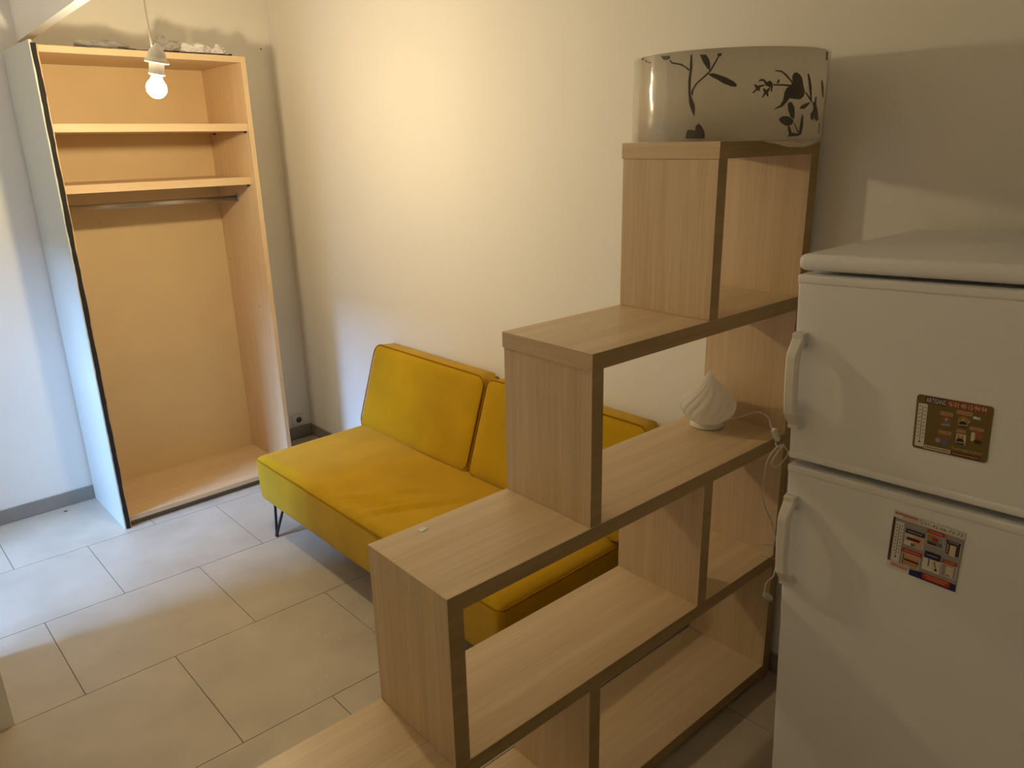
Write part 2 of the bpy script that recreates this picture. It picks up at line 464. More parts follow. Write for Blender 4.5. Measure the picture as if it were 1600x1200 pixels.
# ------------------------------------------------------------------ pendant bulb
PB = thing('pendant_lamp', 'bare lit bulb hanging from the ceiling on a thin cord', 'pendant lamp', (-1.217, -1.46, 2.175))
tube('cord', catmull([(0.022, 0.048, 0.150), (0.024, 0.055, 0.20), (0.030, 0.078, 0.27), (0.038, 0.10, 0.33), (0.046, 0.12, 0.5), (0.05, 0.13, ZC-2.175-0.001)], 6), 0.0032, m_cord, PB)
TILT = Matrix.Rotation(math.radians(9), 4, 'X') @ Matrix.Rotation(math.radians(6), 4, 'Y')
def tilted(o): o.matrix_local = TILT; return o
tilted(lathe('cup', [(0.006, 0.158), (0.010, 0.150), (0.016, 0.146), (0.028, 0.130), (0.034, 0.112), (0.036, 0.101), (0.043, 0.098), (0.044, 0.090), (0.040, 0.088), (0.034, 0.092), (0.030, 0.098)], m_plastic, PB, 32, True))
tilted(lathe('socket', [(0.027, 0.097), (0.027, 0.054), (0.0285, 0.052), (0.0285, 0.046), (0.022, 0.045)], m_plastic, PB, 32, True))
prof = [(0.0165, 0.0445), (0.018, 0.040), (0.022, 0.028)]
for i in range(15):
    a = math.radians(42)-(math.radians(42)+PI/2)*i/14
    prof.append((max(0.0005, 0.0365*math.cos(a)), -0.003+0.0365*math.sin(a)))
tilted(lathe('bulb', prof, m_bulb, PB, 32, True))

# ------------------------------------------------------------------ sofa
SF = thing('sofa', 'mustard yellow velvet sofa bed without arms on black hairpin legs', 'sofa', (-0.50, -2.05, 0))
SX0, SX1, SY0, SY1 = -0.885+0.50, -0.12+0.50, -2.995+2.05, -1.095+2.05
def crease(x, y):
    # folds pulling across the sagging middle of the seat
    z = 0
    for (cx, cy, ang, ln, wd, am) in ((-0.20, 0.02, 2.45, 0.16, 0.014, 0.010), (-0.17, -0.05, 2.55, 0.18, 0.016, 0.011), (-0.13, -0.12, 2.6, 0.18, 0.018, 0.009), (-0.23, 0.10, 2.35, 0.12, 0.012, 0.008), (-0.10, 0.03, 2.5, 0.15, 0.018, 0.007), (-0.25, -0.08, 2.7, 0.12, 0.014, 0.009), (-0.22, -0.70, 0.7, 0.14, 0.02, 0.008), (-0.28, -0.80, 0.9, 0.10, 0.016, 0.007), (-0.15, -0.58, 0.6, 0.14, 0.02, 0.006)):
        dx, dy = x-cx, y-cy
        u = dx*math.cos(ang)+dy*math.sin(ang); v = -dx*math.sin(ang)+dy*math.cos(ang)
        z += 1.7*am*math.exp(-(u/ln)**2)*(math.exp(-(v/wd)**2)-0.7*math.exp(-((v-1.6*wd)/wd)**2))
    return z
ZS0, ZS1 = 0.182, 0.418
bm = rounded_box((SX1-SX0, SY1-SY0, ZS1-ZS0), 0.026, (56, 110, 4))
cxm, cym, czm = (SX0+SX1)/2, (SY0+SY1)/2, (ZS0+ZS1)/2
hx, hy, hz = (SX1-SX0)/2, (SY1-SY0)/2, (ZS1-ZS0)/2
for v in bm.verts:
    x, y, z = v.co
    fx, fy = 1-(x/hx)**2, 1-(y/hy)**2
    e = max(0, min(1, fx*6))*max(0, min(1, fy*9))
    if z > hz-0.02:
        v.co.z += e*(0.022+0.012*noise.noise((x*2.2, y*2.2, 1.0)) + crease(x+cxm, y+cym))
    if z < -hz+0.03: v.co.x *= 0.992
    v.co.x += (0.006*noise.noise((y*3, z*5, 7)))*(1 if x < 0 else 0)
    v.co += Vector((cxm, cym, czm))
seat = obj('seat', bm, m_velvet, SF, True)
def rrect(a0, a1, b0, b1, r, n=5):
    out = []
    for (ca_, cb_, s) in ((a1-r, b1-r, 0), (a0+r, b1-r, 1), (a0+r, b0+r, 2), (a1-r, b0+r, 3)):
        for i in range(n+1):
            t = s*PI/2+PI/2*i/n; out.append((ca_+r*math.cos(t), cb_+r*math.sin(t)))
    return out
def dens(pts, step=0.05):
    out = []
    for i in range(len(pts)):
        a, b = Vector(pts[i]), Vector(pts[(i+1) % len(pts)]); k = max(1, int((b-a).length/step))
        out += [a.lerp(b, j/k) for j in range(k)]
    return out
pp = [(x, y, ZS1-0.008) for x, y in rrect(SX0+0.004, SX1-0.004, SY0+0.004, SY1-0.004, 0.03)]
tube('piping', [Vector((p.x, p.y, p.z+0.002*noise.noise(p*4))) for p in dens(pp)], 0.0042, m_pipe, seat, 6, True)
# two backrest halves, leaning towards the wall
BA = math.atan2(0.155, 0.47)
for i, (ya, yb) in enumerate(((-2.065+2.05+0.003, -1.11+2.05), (-3.03+2.05, -2.065+2.05-0.003))):
    hgt, thk, wid = 0.486, 0.099, yb-ya
    bm = rounded_box((thk, wid, hgt), 0.022, (5, 40, 26))
    for v in bm.verts:
        x, y, z = v.co
        fy, fz = 1-(y/(wid/2))**2, 1-(z/(hgt/2))**2
        if x < -thk/2+0.02: v.co.x -= max(0, min(1, 4*fy))*max(0, min(1, 4*fz))*(0.012+0.008*noise.noise((y*3, z*3, i*5.0)))
        if z > hgt/2-0.03: v.co.z += (x+thk/2)*0.22*min(1, (z-hgt/2+0.03)/0.02)
        # softly rounded top corners
        cy_ = max(0, abs(y)-(wid/2-0.06)); cz_ = max(0, z-(hgt/2-0.06))
        if cy_ > 0 and cz_ > 0:
            d = math.hypot(cy_, cz_)
            if d > 0.06:
                s = 0.06/d; v.co.y = math.copysign(wid/2-0.06+cy_*s, y); v.co.z = hgt/2-0.06+cz_*s
    R = Matrix.Rotation(BA, 4, 'Y')
    off = Vector((0.238, (ya+yb)/2, 0.432))       # front bottom edge line of the backrest
    def place(c): return R @ (Vector(c)+Vector((thk/2, 0, hgt/2-0.006))) + off
    for v in bm.verts: v.co = place(v.co)
    bk = obj('backrest', bm, m_velvet, SF, True)
    pr = dens([(-thk/2-0.001, y, z) for y, z in rrect(-wid/2+0.006, wid/2-0.006, -hgt/2+0.008, hgt/2-0.006, 0.055, 7)])
    tube('piping', [place(p) for p in pr], 0.0038, m_pipe, bk, 6, True)
# hairpin legs
for lx in (SX0+0.05, SX1-0.10):
    for ly, sgn in ((SY1-0.12, 1), (SY0+0.12, -1)):
        bot = Vector((lx-0.035, ly+0.0*sgn, 0.0073))
        a = Vector((lx-0.010, ly+0.028, ZS0+0.004)); b = Vector((lx+0.005, ly-0.045, ZS0+0.004))
        path = [a, a.lerp(bot, 0.9)+Vector((0, 0.001, 0)), bot+Vector((0, 0.008, 0)), bot+Vector((0, -0.008, 0)), b.lerp(bot, 0.9), b]
        tube('leg', catmull(path, 5), 0.0072, m_bmetal, SF, 8)

# ------------------------------------------------------------------ stepped bookcase
BC = thing('bookcase', 'stepped light oak bookcase dividing the room, open cubes rising like stairs', 'bookcase', (0, -3.5538, 0), (0, 0, -0.0264))
T = 0.0434; D = 0.33
xr, xo, xa, xb, xc, xd, xe, xg = -0.0787, -0.0335, -0.5575, -1.0318, -1.4903, -1.9500, -0.5305, -1.0269
z1, z2, z3, z4, z5 = 0.0683, 0.5353, 0.9983, 1.4620, 1.9362
def bshelf(x0, x1, zt, end=None):
    o = box('shelf', x0, x1, 0, D, zt-T, zt, m_oak_x, BC, 0.0008, 1)
    box('edge_band', x0+0.0005, x1-0.0005, -0.0006, 0.0004, zt-T+0.0005, zt-0.0005, m_oak_edge, o)
    if end: box('end_band', x0-0.0006, x0+0.0004, 0.0003, D-0.0003, zt-T+0.0003, zt-0.0003, end, o)
    return o
def bpanel(x0, zb, zt, inset=0.0, w=T):
    o = box('upright', x0+inset, x0+w, 0.001+inset, D-inset, zb, zt, m_oak_z, BC, 0.0008, 1)
    box('edge_band', x0+inset+0.0005, x0+w-0.0005, inset+0.0004, inset+0.0014, zb+0.0005, zt-0.0005, m_oak_edge, o)
    return o
e_ = 0.0003
bshelf(xd, xr-e_, z1, m_oak_y); bshelf(xd, xr-e_, z2, m_oak_y); bshelf(xc, xr-e_, z3, m_oak_z); bshelf(xb, xr-e_, z4, m_oak_y); bshelf(xa, xr-e_, z5, m_oak_y)
bpanel(xr, 0.0, z5, 0, xo-xr)
bpanel(xa, z4+e_, z5-T-e_, 0.0025)
bpanel(xb, z3+e_, z4-T-e_, 0.0025)
bpanel(xc, z2+e_, z3-T-e_, 0.0)
bpanel(xd, z1+e_, z2-T-e_, 0.0)
bpanel(xe, z2+e_, z3-T-e_, 0.0)
bpanel(xg, z1+e_, z2-T-e_, 0.0)
for fx in (xd+0.03, xg, -0.30):
    box('foot', fx, fx+0.05, 0.03, D-0.03, 0.0, z1-T-e_, m_gasket, BC)
sc = prism('paper_scrap', [(-0.012, -0.008), (0.014, -0.010), (0.011, 0.009), (-0.010, 0.008)], 0, 0.0012, m_paper)
sc.location = (-1.34, -3.222, z3+0.0003); sc.rotation_euler = (0, 0, 0.3)
tag(sc, 'tiny scrap of white paper on the bookcase step above the sofa seat', 'paper scrap')

# ------------------------------------------------------------------ drum lampshade in plastic film
# outlines of the printed plants: (angle in degrees round the drum, height)
PRINT = [
  [(190.3, 0.2151), (191.3, 0.2148), (191.8, 0.1857), (191.3, 0.158), (191.3, 0.1298), (191.8, 0.1155), (194.2, 0.0912), (194.5, 0.0769), (194.3, 0.0613), (192.2, 0.0797), (190.8, 0.0967), (190.0, 0.1253), (189.6, 0.1514), (190.2, 0.1793)],
  [(189.6, 0.176), (187.5, 0.1848), (184.3, 0.1917), (181.8, 0.1943), (178.4, 0.1979), (176.6, 0.2064), (177.3, 0.2073), (178.9, 0.2008), (182.1, 0.198), (184.9, 0.195), (188.0, 0.187), (190.2, 0.1793)],
  [(169.8, 0.2199), (177.0, 0.2175), (176.9, 0.211), (174.1, 0.2079), (172.2, 0.2099)],
  [(191.7, 0.1202), (191.9, 0.1284), (194.3, 0.1455), (198.5, 0.1607), (201.3, 0.1715), (204.0, 0.1914), (205.6, 0.2058), (206.4, 0.2045), (204.8, 0.1901), (202.4, 0.1712), (199.6, 0.1592), (195.1, 0.1429), (193.1, 0.1282), (192.7, 0.1129)],
  [(195.7, 0.2133), (199.2, 0.2122), (200.9, 0.2025), (201.9, 0.1897), (201.8, 0.1725), (199.9, 0.1811), (197.8, 0.1943)],
  [(205.4, 0.2127), (207.8, 0.2136), (207.6, 0.2076), (206.6, 0.2044), (205.6, 0.2069)],
  [(200.6, 0.1659), (203.8, 0.1668), (206.9, 0.1621), (211.2, 0.1544), (215.1, 0.1445), (217.0, 0.1362), (216.3, 0.1312), (213.7, 0.1332), (209.5, 0.1409), (206.6, 0.1495), (203.3, 0.1572)],
  [(189.5, 0.0073), (189.9, 0.022), (190.7, 0.0297), (193.9, 0.0293), (195.0, 0.0258), (195.5, 0.0383), (196.9, 0.0453), (198.9, 0.0379), (200.7, 0.0232), (201.0, 0.0062)],
  [(148.5, 0.2248), (153.5, 0.2225), (150.9, 0.2175), (149.4, 0.2182)],
  [(153.6, 0.2163), (155.0, 0.2108), (160.6, 0.2059), (161.1, 0.2081), (156.7, 0.2125), (154.9, 0.217)],
  [(248.7, 0.1549), (249.8, 0.163), (251.9, 0.1642), (254.6, 0.1587), (256.3, 0.1507), (258.2, 0.1299), (259.6, 0.1182), (258.9, 0.1064), (256.3, 0.0992), (253.3, 0.0991), (248.3, 0.1019), (246.0, 0.0898), (243.6, 0.0805), (238.6, 0.0737), (238.9, 0.076), (242.3, 0.0852), (243.9, 0.0969), (244.4, 0.1155), (245.7, 0.1271), (248.2, 0.1317), (248.9, 0.1387), (245.2, 0.1525), (241.8, 0.1639), (237.3, 0.1674), (237.6, 0.1696), (241.7, 0.168), (245.0, 0.1593), (249.3, 0.1422)],
  [(248.9, 0.1341), (243.0, 0.1359), (237.1, 0.136), (237.2, 0.1323), (243.1, 0.1317), (248.3, 0.1294)],
  [(228.4, 0.1417), (228.9, 0.1473), (230.7, 0.1495), (232.4, 0.1459), (233.0, 0.1413), (235.2, 0.1446), (236.5, 0.1388), (236.9, 0.1319), (236.6, 0.1181), (235.7, 0.117), (235.8, 0.1273), (232.6, 0.1333), (231.4, 0.1426), (230.0, 0.1438)],
  [(225.4, 0.1166), (227.4, 0.1257), (226.1, 0.135), (226.6, 0.1368), (228.3, 0.1325), (230.4, 0.1346), (232.0, 0.1356), (232.1, 0.1322), (229.7, 0.1289), (229.5, 0.1186), (228.2, 0.1221), (226.2, 0.1149)],
  [(231.0, 0.1046), (232.1, 0.116), (231.1, 0.1253), (232.2, 0.1264), (233.1, 0.1217), (235.0, 0.1285), (235.6, 0.1262), (234.4, 0.1159), (234.9, 0.1061), (234.0, 0.1071), (233.3, 0.1125), (231.5, 0.1034)],
  [(239.1, 0.1376), (239.5, 0.1444), (240.6, 0.149), (240.7, 0.1421), (240.3, 0.1375)],
  [(247.2, 0.0874), (248.5, 0.0933), (250.3, 0.0909), (252.2, 0.0803), (252.9, 0.0637), (252.8, 0.0494), (250.1, 0.0554), (248.1, 0.0709)],
  [(242.1, 0.0499), (243.8, 0.0569), (246.7, 0.0584), (249.4, 0.0562), (252.5, 0.047), (252.1, 0.0387), (249.3, 0.0328), (246.6, 0.0349), (243.9, 0.0415)],
  [(252.7, 0.041), (253.4, 0.041), (257.6, 0.0167), (256.4, 0.0168)],
  [(248.9, 0.0069), (249.9, 0.0112), (248.5, 0.0317), (250.0, 0.0328), (251.9, 0.0159), (257.2, 0.0143), (257.7, 0.0252), (258.2, 0.0492), (259.0, 0.0636), (260.3, 0.0564), (260.8, 0.0347), (259.8, 0.0129), (257.4, 0.0082)],
  [(260.5, 0.1604), (261.3, 0.164), (263.5, 0.1515), (265.6, 0.1305), (267.1, 0.0974), (265.5, 0.0996), (263.1, 0.1256)],
  [(259.4, 0.117), (260.7, 0.1171), (264.8, 0.1044), (267.8, 0.0938), (266.8, 0.0914), (262.9, 0.1042)],
  [(256.2, 0.0755), (257.6, 0.0839), (261.6, 0.0899), (265.7, 0.093), (263.6, 0.084), (260.3, 0.0756)],
  [(267.8, 0.0926), (270.1, 0.0928), (270.7, 0.1049), (272.4, 0.1086), (272.8, 0.0882), (276.9, 0.0665), (278.9, 0.0494), (275.9, 0.0444), (272.8, 0.0492), (271.3, 0.0541), (269.9, 0.0467), (267.4, 0.0516), (266.9, 0.0637), (269.3, 0.071), (269.5, 0.0807)],
  [(276.6, 0.1464), (279.0, 0.1493), (283.7, 0.1309), (285.2, 0.1042), (281.2, 0.1085), (278.2, 0.1299)],
  [(280.1, 0.2197), (285.9, 0.2217), (287.4, 0.1995), (281.9, 0.199)],
  [(280.8, 0.0121), (280.4, 0.042), (282.5, 0.0371), (282.6, 0.0108)],
]
SHR, SHH = 0.265, 0.226
LS = thing('drum_lampshade', 'wide cream drum lampshade with dark plant print, wrapped in plastic film', 'lampshade', (-0.285, -3.38, z5+0.0012))
bm = bmesh.new(); seg = 96
rings = []
for r, z in ((SHR, 0.0), (SHR, SHH), (SHR-0.003, SHH), (SHR-0.003, 0.0)):
    rings.append([bm.verts.new((r*math.cos(2*PI*k/seg), r*math.sin(2*PI*k/seg), z)) for k in range(seg)])
for i in range(4):
    A, B = rings[i], rings[(i+1) % 4]
    for k in range(seg): bm.faces.new((A[k], A[(k+1) % seg], B[(k+1) % seg], B[k]))
drum = obj('drum', bm, m_linen, LS, True)
for z in (0.002, SHH-0.002):
    tube('rim_wire', [((SHR-0.0035)*math.cos(2*PI*k/64), (SHR-0.0035)*math.sin(2*PI*k/64), z) for k in range(64)], 0.002, m_plastic, drum, 6, True)
for poly in PRINT:
    pv = [Vector((math.radians(a)*SHR, z, 0)) for a, z in poly]
    bm = bmesh.new(); vs = [bm.verts.new(p) for p in pv]
    for t in tessellate_polygon([pv]):
        try: bm.faces.new([vs[i] for i in t])
        except ValueError: pass
    for _ in range(4):
        es = [e for e in bm.edges if e.calc_length() > 0.012]
        if not es: break
        bmesh.ops.subdivide_edges(bm, edges=es, cuts=1)
        bmesh.ops.triangulate(bm, faces=[f for f in bm.faces if len(f.verts) > 3])
    for v in bm.verts:
        a = v.co.x/SHR; rr = SHR+0.0009
        v.co = Vector((rr*math.cos(a), rr*math.sin(a), max(0.003, min(SHH-0.002, v.co.y))))
    ob = obj('plant_print', bm, m_print, drum)
# loose film around the drum
bm = bmesh.new(); seg = 144; zs = [-0.001+(SHH+0.004)*i/16 for i in range(17)]
rings = []
for i, z in enumerate(zs):
    ring = []
    for k in range(seg):
        a = 2*PI*k/seg
        fold = noise.noise((math.cos(a)*7, math.sin(a)*7, z*6))
        r = SHR+0.0035+0.0022*abs(fold)+0.0022*abs(noise.noise((a*26, z*40, 2.0)))
        zz = z
        ring.append(bm.verts.new((r*math.cos(a), r*math.sin(a), zz)))
    rings.append(ring)
for A, B in zip(rings, rings[1:]):
    for k in range(seg): bm.faces.new((A[k], A[(k+1) % seg], B[(k+1) % seg], B[k]))
film = obj('plastic_film', bm, m_film, LS, True)
# the film sagging below the rim where the drum overhangs the bookcase
bm = bmesh.new(); n1, n2 = 36, 7
g = []
for i in range(n1+1):
    a = math.radians(236+(300-236)*i/n1); row = []
    for j in range(n2+1):
        t = j/n2; r = SHR+0.003-(0.075)*t
        s = math.sin(PI*i/n1)
        z = -0.002-0.020*s*math.sin(PI*min(1, 0.12+t*0.88))*(1+0.25*noise.noise((i*0.3, t*3, 0)))
        x, y = r*math.cos(a), r*math.sin(a)
        # keep the film clear of the bookcase top
        lim = -3.5538+3.38-0.004+0.0264*0.3
        if y > lim: y = lim
        row.append(bm.verts.new((x, y, z)))
    g.append(row)
for i in range(n1):
    for j in range(n2): bm.faces.new((g[i][j], g[i+1][j], g[i+1][j+1], g[i][j+1]))
m_sag = bag_mat('milky_film', (0.70, 0.64, 0.54), 0.85)
obj('film_fold', bm, m_sag, LS, True)

# ------------------------------------------------------------------ onion shaped table lamp
TL = thing('table_lamp', 'small white onion-shaped ribbed glass table lamp on the bookcase shelf', 'table lamp', (-0.195, -3.323, z3+0.0004))
lathe('base_ring', [(0.052, 0.0), (0.058, 0.002), (0.0585, 0.006), (0.056, 0.010), (0.0565, 0.014), (0.054, 0.017)], m_plastic, TL, 48)
op = [(0.052, 0.0175), (0.056, 0.021), (0.070, 0.032), (0.084, 0.046), (0.092, 0.062), (0.094, 0.078), (0.090, 0.094), (0.080, 0.110), (0.066, 0.124), (0.051, 0.138), (0.037, 0.151), (0.025, 0.164), (0.015, 0.177), (0.008, 0.188), (0.002, 0.196)]
op = [(p.x, p.y) for p in catmull([(r, z, 0) for r, z in op], 3)]
def rib(r, z, a):
    k = max(0.0, min(1.0, (z-0.02)/0.03))
    tw = a + 1.5*(z/0.19)**1.3
    c = abs(math.sin(8*a))**0.5
    return r*(1-0.085*k*(1-c)), tw
lathe('glass_shade', op, m_opal, TL, 168, True, rib)
base = Vector((-0.195, -3.323, z3+0.0004))
CORD = [(-0.142, -3.345, 1.006), (-0.135, -3.385, 1.02), (-0.118, -3.43, 1.043), (-0.103, -3.46, 1.056), (-0.108, -3.50, 1.050), (-0.141, -3.53, 1.036), (-0.150, -3.541, 1.030)]
cord = tube('cord', [p-base for p in catmull(CORD, 6)], 0.0027, m_cord, TL)
sw = Matrix.Rotation(0.9, 4, 'X')
bm = rounded_box((0.019, 0.016, 0.046), 0.005, (2, 2, 3))
so = obj('cord_switch', bm, m_plastic, TL, True); so.location = Vector((-0.172, -3.566, 1.022))-base; so.rotation_euler = (-0.35, -0.25, 0.3)
CORD2 = [(-0.183, -3.573, 1.000), (-0.179, -3.58, 0.986), (-0.146, -3.585, 0.978), (-0.116, -3.585, 0.945), (-0.150, -3.585, 0.924), (-0.195, -3.585, 0.922), (-0.222, -3.585, 0.945), (-0.196, -3.592, 0.979), (-0.165, -3.594, 0.994), (-0.205, -3.588, 0.992), (-0.250, -3.585, 0.960), (-0.262, -3.585, 0.905), (-0.258, -3.585, 0.84), (-0.225, -3.585, 0.775), (-0.19, -3.59, 0.72), (-0.175, -3.61, 0.62), (-0.20, -3.62, 0.54), (-0.245, -3.62, 0.53), (-0.256, -3.62, 0.50), (-0.25, -3.62, 0.482)]
tube('cord', [Vector(p)-base for p in catmull(CORD2, 6)], 0.0027, m_cord, TL)
pl = lathe('plug', [(0.004, 0.0), (0.009, 0.004), (0.0115, 0.018), (0.012, 0.04), (0.009, 0.056), (0.004, 0.060)], m_plastic, TL, 20)
pl.matrix_local = Matrix.Translation(Vector((-0.252, -3.62, 0.484))-base) @ Vector((0.055, 0.0, -0.045)).to_track_quat('Z', 'Y').to_matrix().to_4x4()
tube('cable_tie', [Vector((-0.235, -3.575, 0.630))-base, Vector((-0.21, -3.578, 0.640))-base, Vector((-0.172, -3.606, 0.632))-base], 0.0016, m_cord, TL, 6)
tube('cable_tie', [Vector((-0.215, -3.575, 0.600))-base, Vector((-0.176, -3.612, 0.585))-base], 0.0014, m_cord, TL, 6)

# ------------------------------------------------------------------ fridge-freezer
FR_LOC = Vector((-0.681, -3.91, 0.004)); FR_ROT = Euler((-0.042, 0, -0.023), 'XYZ')
FR = thing('fridge_freezer', 'white two-door fridge-freezer leaning slightly beside the bookcase', 'fridge', FR_LOC, FR_ROT)
FW = 0.60
box('cabinet', 0.052, 0.605, -FW+0.004, -0.004, 0.035, 1.640, m_enamel, FR, 0.006, 2)
bm = rounded_box((0.640, FW, 0.038), 0.0165, (10, 10, 1))
for v in bm.verts: v.co += Vector((0.314, -FW/2, 1.667))
obj('worktop_lid', bm, m_enamel, FR, True)
def door(z0, z1, hz0, hz1):
    bm = rounded_box((0.048, FW, z1-z0), 0.010, (2, 12, 12))
    for v in bm.verts: v.co += Vector((0.024, -FW/2, (z0+z1)/2))
    d = obj('door', bm, m_enamel, FR, True)
    # trim lips along the top and bottom edge of the door
    for (a, b) in ((z1-0.022, z1-0.001), (z0+0.001, z0+0.020)):
        bm = rounded_box((0.012, FW-0.002, b-a), 0.0055, (1, 12, 1))
        for v in bm.verts: v.co += Vector((0.003, -FW/2, (a+b)/2))
        obj('door_lip', bm, m_enamel, d, True)
    box('gasket', 0.0485, 0.0515, -FW+0.01, -0.01, z0+0.01, z1-0.01, m_gasket, d)
    # bowed grip standing off the left edge
    bm = bmesh.new(); rows = []; n = 22
    for i in range(n+1):
        t = i/n; z = hz0+(hz1-hz0)*t
        s = min(1.0, 6*t, 5.0*(1-t))*(0.80+0.20*math.sin(PI*t))
        x1 = -0.012-0.034*s; x0 = x1+0.016+0.006*(1-s)
        y0, y1 = -0.034+0.002*s, -0.003
        c = 0.005
        rows.append([bm.verts.new((x, y, z)) for x, y in ((x0, y0), (x1+c, y0), (x1, y0+c), (x1, y1-c), (x1+c, y1), (x0, y1))])
    for A, B in zip(rows, rows[1:]):
        for k in range(6): bm.faces.new((A[k], A[(k+1) % 6], B[(k+1) % 6], B[k]))
    bm.faces.new(rows[0]); bm.faces.new(rows[-1][::-1])
    for (a, b) in ((hz0, hz0+0.028), (hz1-0.028, hz1)):
        add_box(bm, -0.02, 0.004, -0.033, -0.004, a, b, 0.003, 2)
    h = obj('handle', bm, m_plastic, d); h['label'] = 'bowed white plastic door handle'
    return d
door(1.187, 1.640, 1.270, 1.505)
door(0.060, 1.172, 0.845, 1.092)
for x in (0.09, 0.55):
    for y, zz in ((-0.05, -0.004), (-FW+0.05, -0.026)):
        lathe('foot', [(0.018, zz+0.002), (0.018, zz+0.010), (0.010, zz+0.012), (0.010, 0.036)], m_gasket, FR, 20, center=(x, y, 0))

# ------------------------------------------------------------------ fridge magnets
FRM = Matrix.Translation(FR_LOC) @ FR_ROT.to_matrix().to_4x4()
def flat_mat(name, c): return mat(name, c, 0.45, spec=0.4)
INK = {k: flat_mat('ink_'+k, v) for k, v in dict(
    olive=(0.165, 0.115, 0.035), umber=(0.055, 0.035, 0.02), rust=(0.28, 0.055, 0.03), cream=(0.66, 0.58, 0.42), white=(0.72, 0.70, 0.66),
    tan=(0.50, 0.30, 0.16), brick=(0.30, 0.10, 0.05), black=(0.02, 0.018, 0.016), maroon=(0.10, 0.012, 0.015), gold=(0.55, 0.45, 0.18),
    red=(0.52, 0.03, 0.02), navy=(0.012, 0.018, 0.10), grey=(0.33, 0.31, 0.30), slate=(0.16, 0.15, 0.16), skin=(0.62, 0.38, 0.22), ochre=(0.40, 0.20, 0.04), blue=(0.10, 0.14, 0.22)).items()}
class Card:
    """flat printed card; u to the right and v downwards from its top left corner, as fractions"""
    def __init__(self, name, label, y, z, w, h, rot, basemat, rad):
        self.w, self.h = w, h
        self.o = thing(name, label, 'fridge magnet')
        self.o.matrix_world = FRM @ Matrix.Translation((-0.0004, y, z)) @ Matrix.Rotation(rot, 4, 'X')
        self.layer = 0
        pts = [(a, b) for a, b in rrect(0, w, -h, 0, rad, 4)] if rad else [(0, -h), (w, -h), (w, 0), (0, 0)]
        self.th = 0.0016
        bm = bmesh.new()
        A = [bm.verts.new((0, -a, b)) for a, b in pts]; B = [bm.verts.new((-self.th, -a, b)) for a, b in pts]
        bm.faces.new(A); bm.faces.new(B[::-1])
        for i in range(len(pts)): bm.faces.new((A[i], A[(i+1) % len(pts)], B[(i+1) % len(pts)], B[i]))
        obj('card', bm, basemat, self.o)
    def poly(self, name, pts, ink, lift=1):
        bm = bmesh.new(); d = -self.th-0.00012*lift
        pv = [Vector((d, -u*self.w, -v*self.h)) for u, v in pts]
        vs = [bm.verts.new(p) for p in pv]
        for t in tessellate_polygon([pv]):
            try: bm.faces.new([vs[i] for i in t])
            except ValueError: pass
        return obj(name, bm, INK[ink], self.o)
    def rect(self, name, u0, v0, u1, v1, ink, lift=1, r=0.0):
        if r:
            k = self.w/self.h
            pts = [(u, v) for u, v in rrect(u0, u1, v0, v1, min(r, (v1-v0)/2*0.98), 4)]
        else: pts = [(u0, v0), (u1, v0), (u1, v1), (u0, v1)]
        return self.poly(name, pts, ink, lift)
    def disc(self, name, u, v, r, ink, lift=1, sv=1.0, n=20):
        k = self.w/self.h
        return self.poly(name, [(u+r*math.cos(2*PI*i/n), v+r*k*sv*math.sin(2*PI*i/n)) for i in range(n)], ink, lift)
    def text(self, name, s, u0, v0, u1, v1, ink, lift=2):
        cu = bpy.data.curves.new(name, 'FONT'); cu.body = s; cu.resolution_u = 2
        to = bpy.data.objects.new(name, cu); COL.objects.link(to)
        bpy.context.view_layer.update()
        me = bpy.data.meshes.new_from_object(to.evaluated_get(bpy.context.evaluated_depsgraph_get()))
        bpy.data.objects.remove(to); bpy.data.curves.remove(cu)
        xs = [v.co.x for v in me.vertices]; ys = [v.co.y for v in me.vertices]
        ax, bx, ay, by = min(xs), max(xs), min(ys), max(ys)
        d = -self.th-0.00012*lift
        for v in me.vertices:
            u = u0+(v.co.x-ax)/(bx-ax)*(u1-u0); w = v1-(v.co.y-ay)/(by-ay)*(v1-v0)
            v.co = Vector((d, -u*self.w, -w*self.h))
        me.materials.clear()
        return link(name, me, INK[ink], self.o)
    def dashes(self, name, u0, v0, u1, v1, ink, n=9, lift=2):
        bm = bmesh.new(); d = -self.th-0.00012*lift; rnd = random.Random(n*7+int(u0*1000))
        u = u0
        while u < u1-0.004:
            w = min((u1-u0)/n*rnd.uniform(0.45, 1.0), u1-u)
            bm.faces.new([bm.verts.new((d, -a*self.w, -b*self.h)) for a, b in ((u, v0), (u+w, v0), (u+w, v1), (u, v1))])
            u += w+(u1-u0)/n*0.22
        return obj(name, bm, INK[ink], self.o)
    def thermometer(self, u0, v0, u1, v1):
        self.rect('thermometer_strip', u0, v0, u1, v1, 'white', 1)
        um = (u0+u1)/2
        self.rect('thermometer_tube', um-0.008, v0+0.05, um+0.008, v1-0.12, 'grey', 2)
        for i in range(9):
            v = v0+0.04+(v1-v0-0.24)*i/8
            self.rect('scale_mark', u0+0.018, v, u0+0.036, v+0.022, 'slate', 2)
            self.rect('scale_mark', u1-0.036, v+0.012, u1-0.018, v+0.034, 'slate', 2)
        self.disc('thermometer_bulb', um, v1-0.09, 0.015, 'maroon', 3)
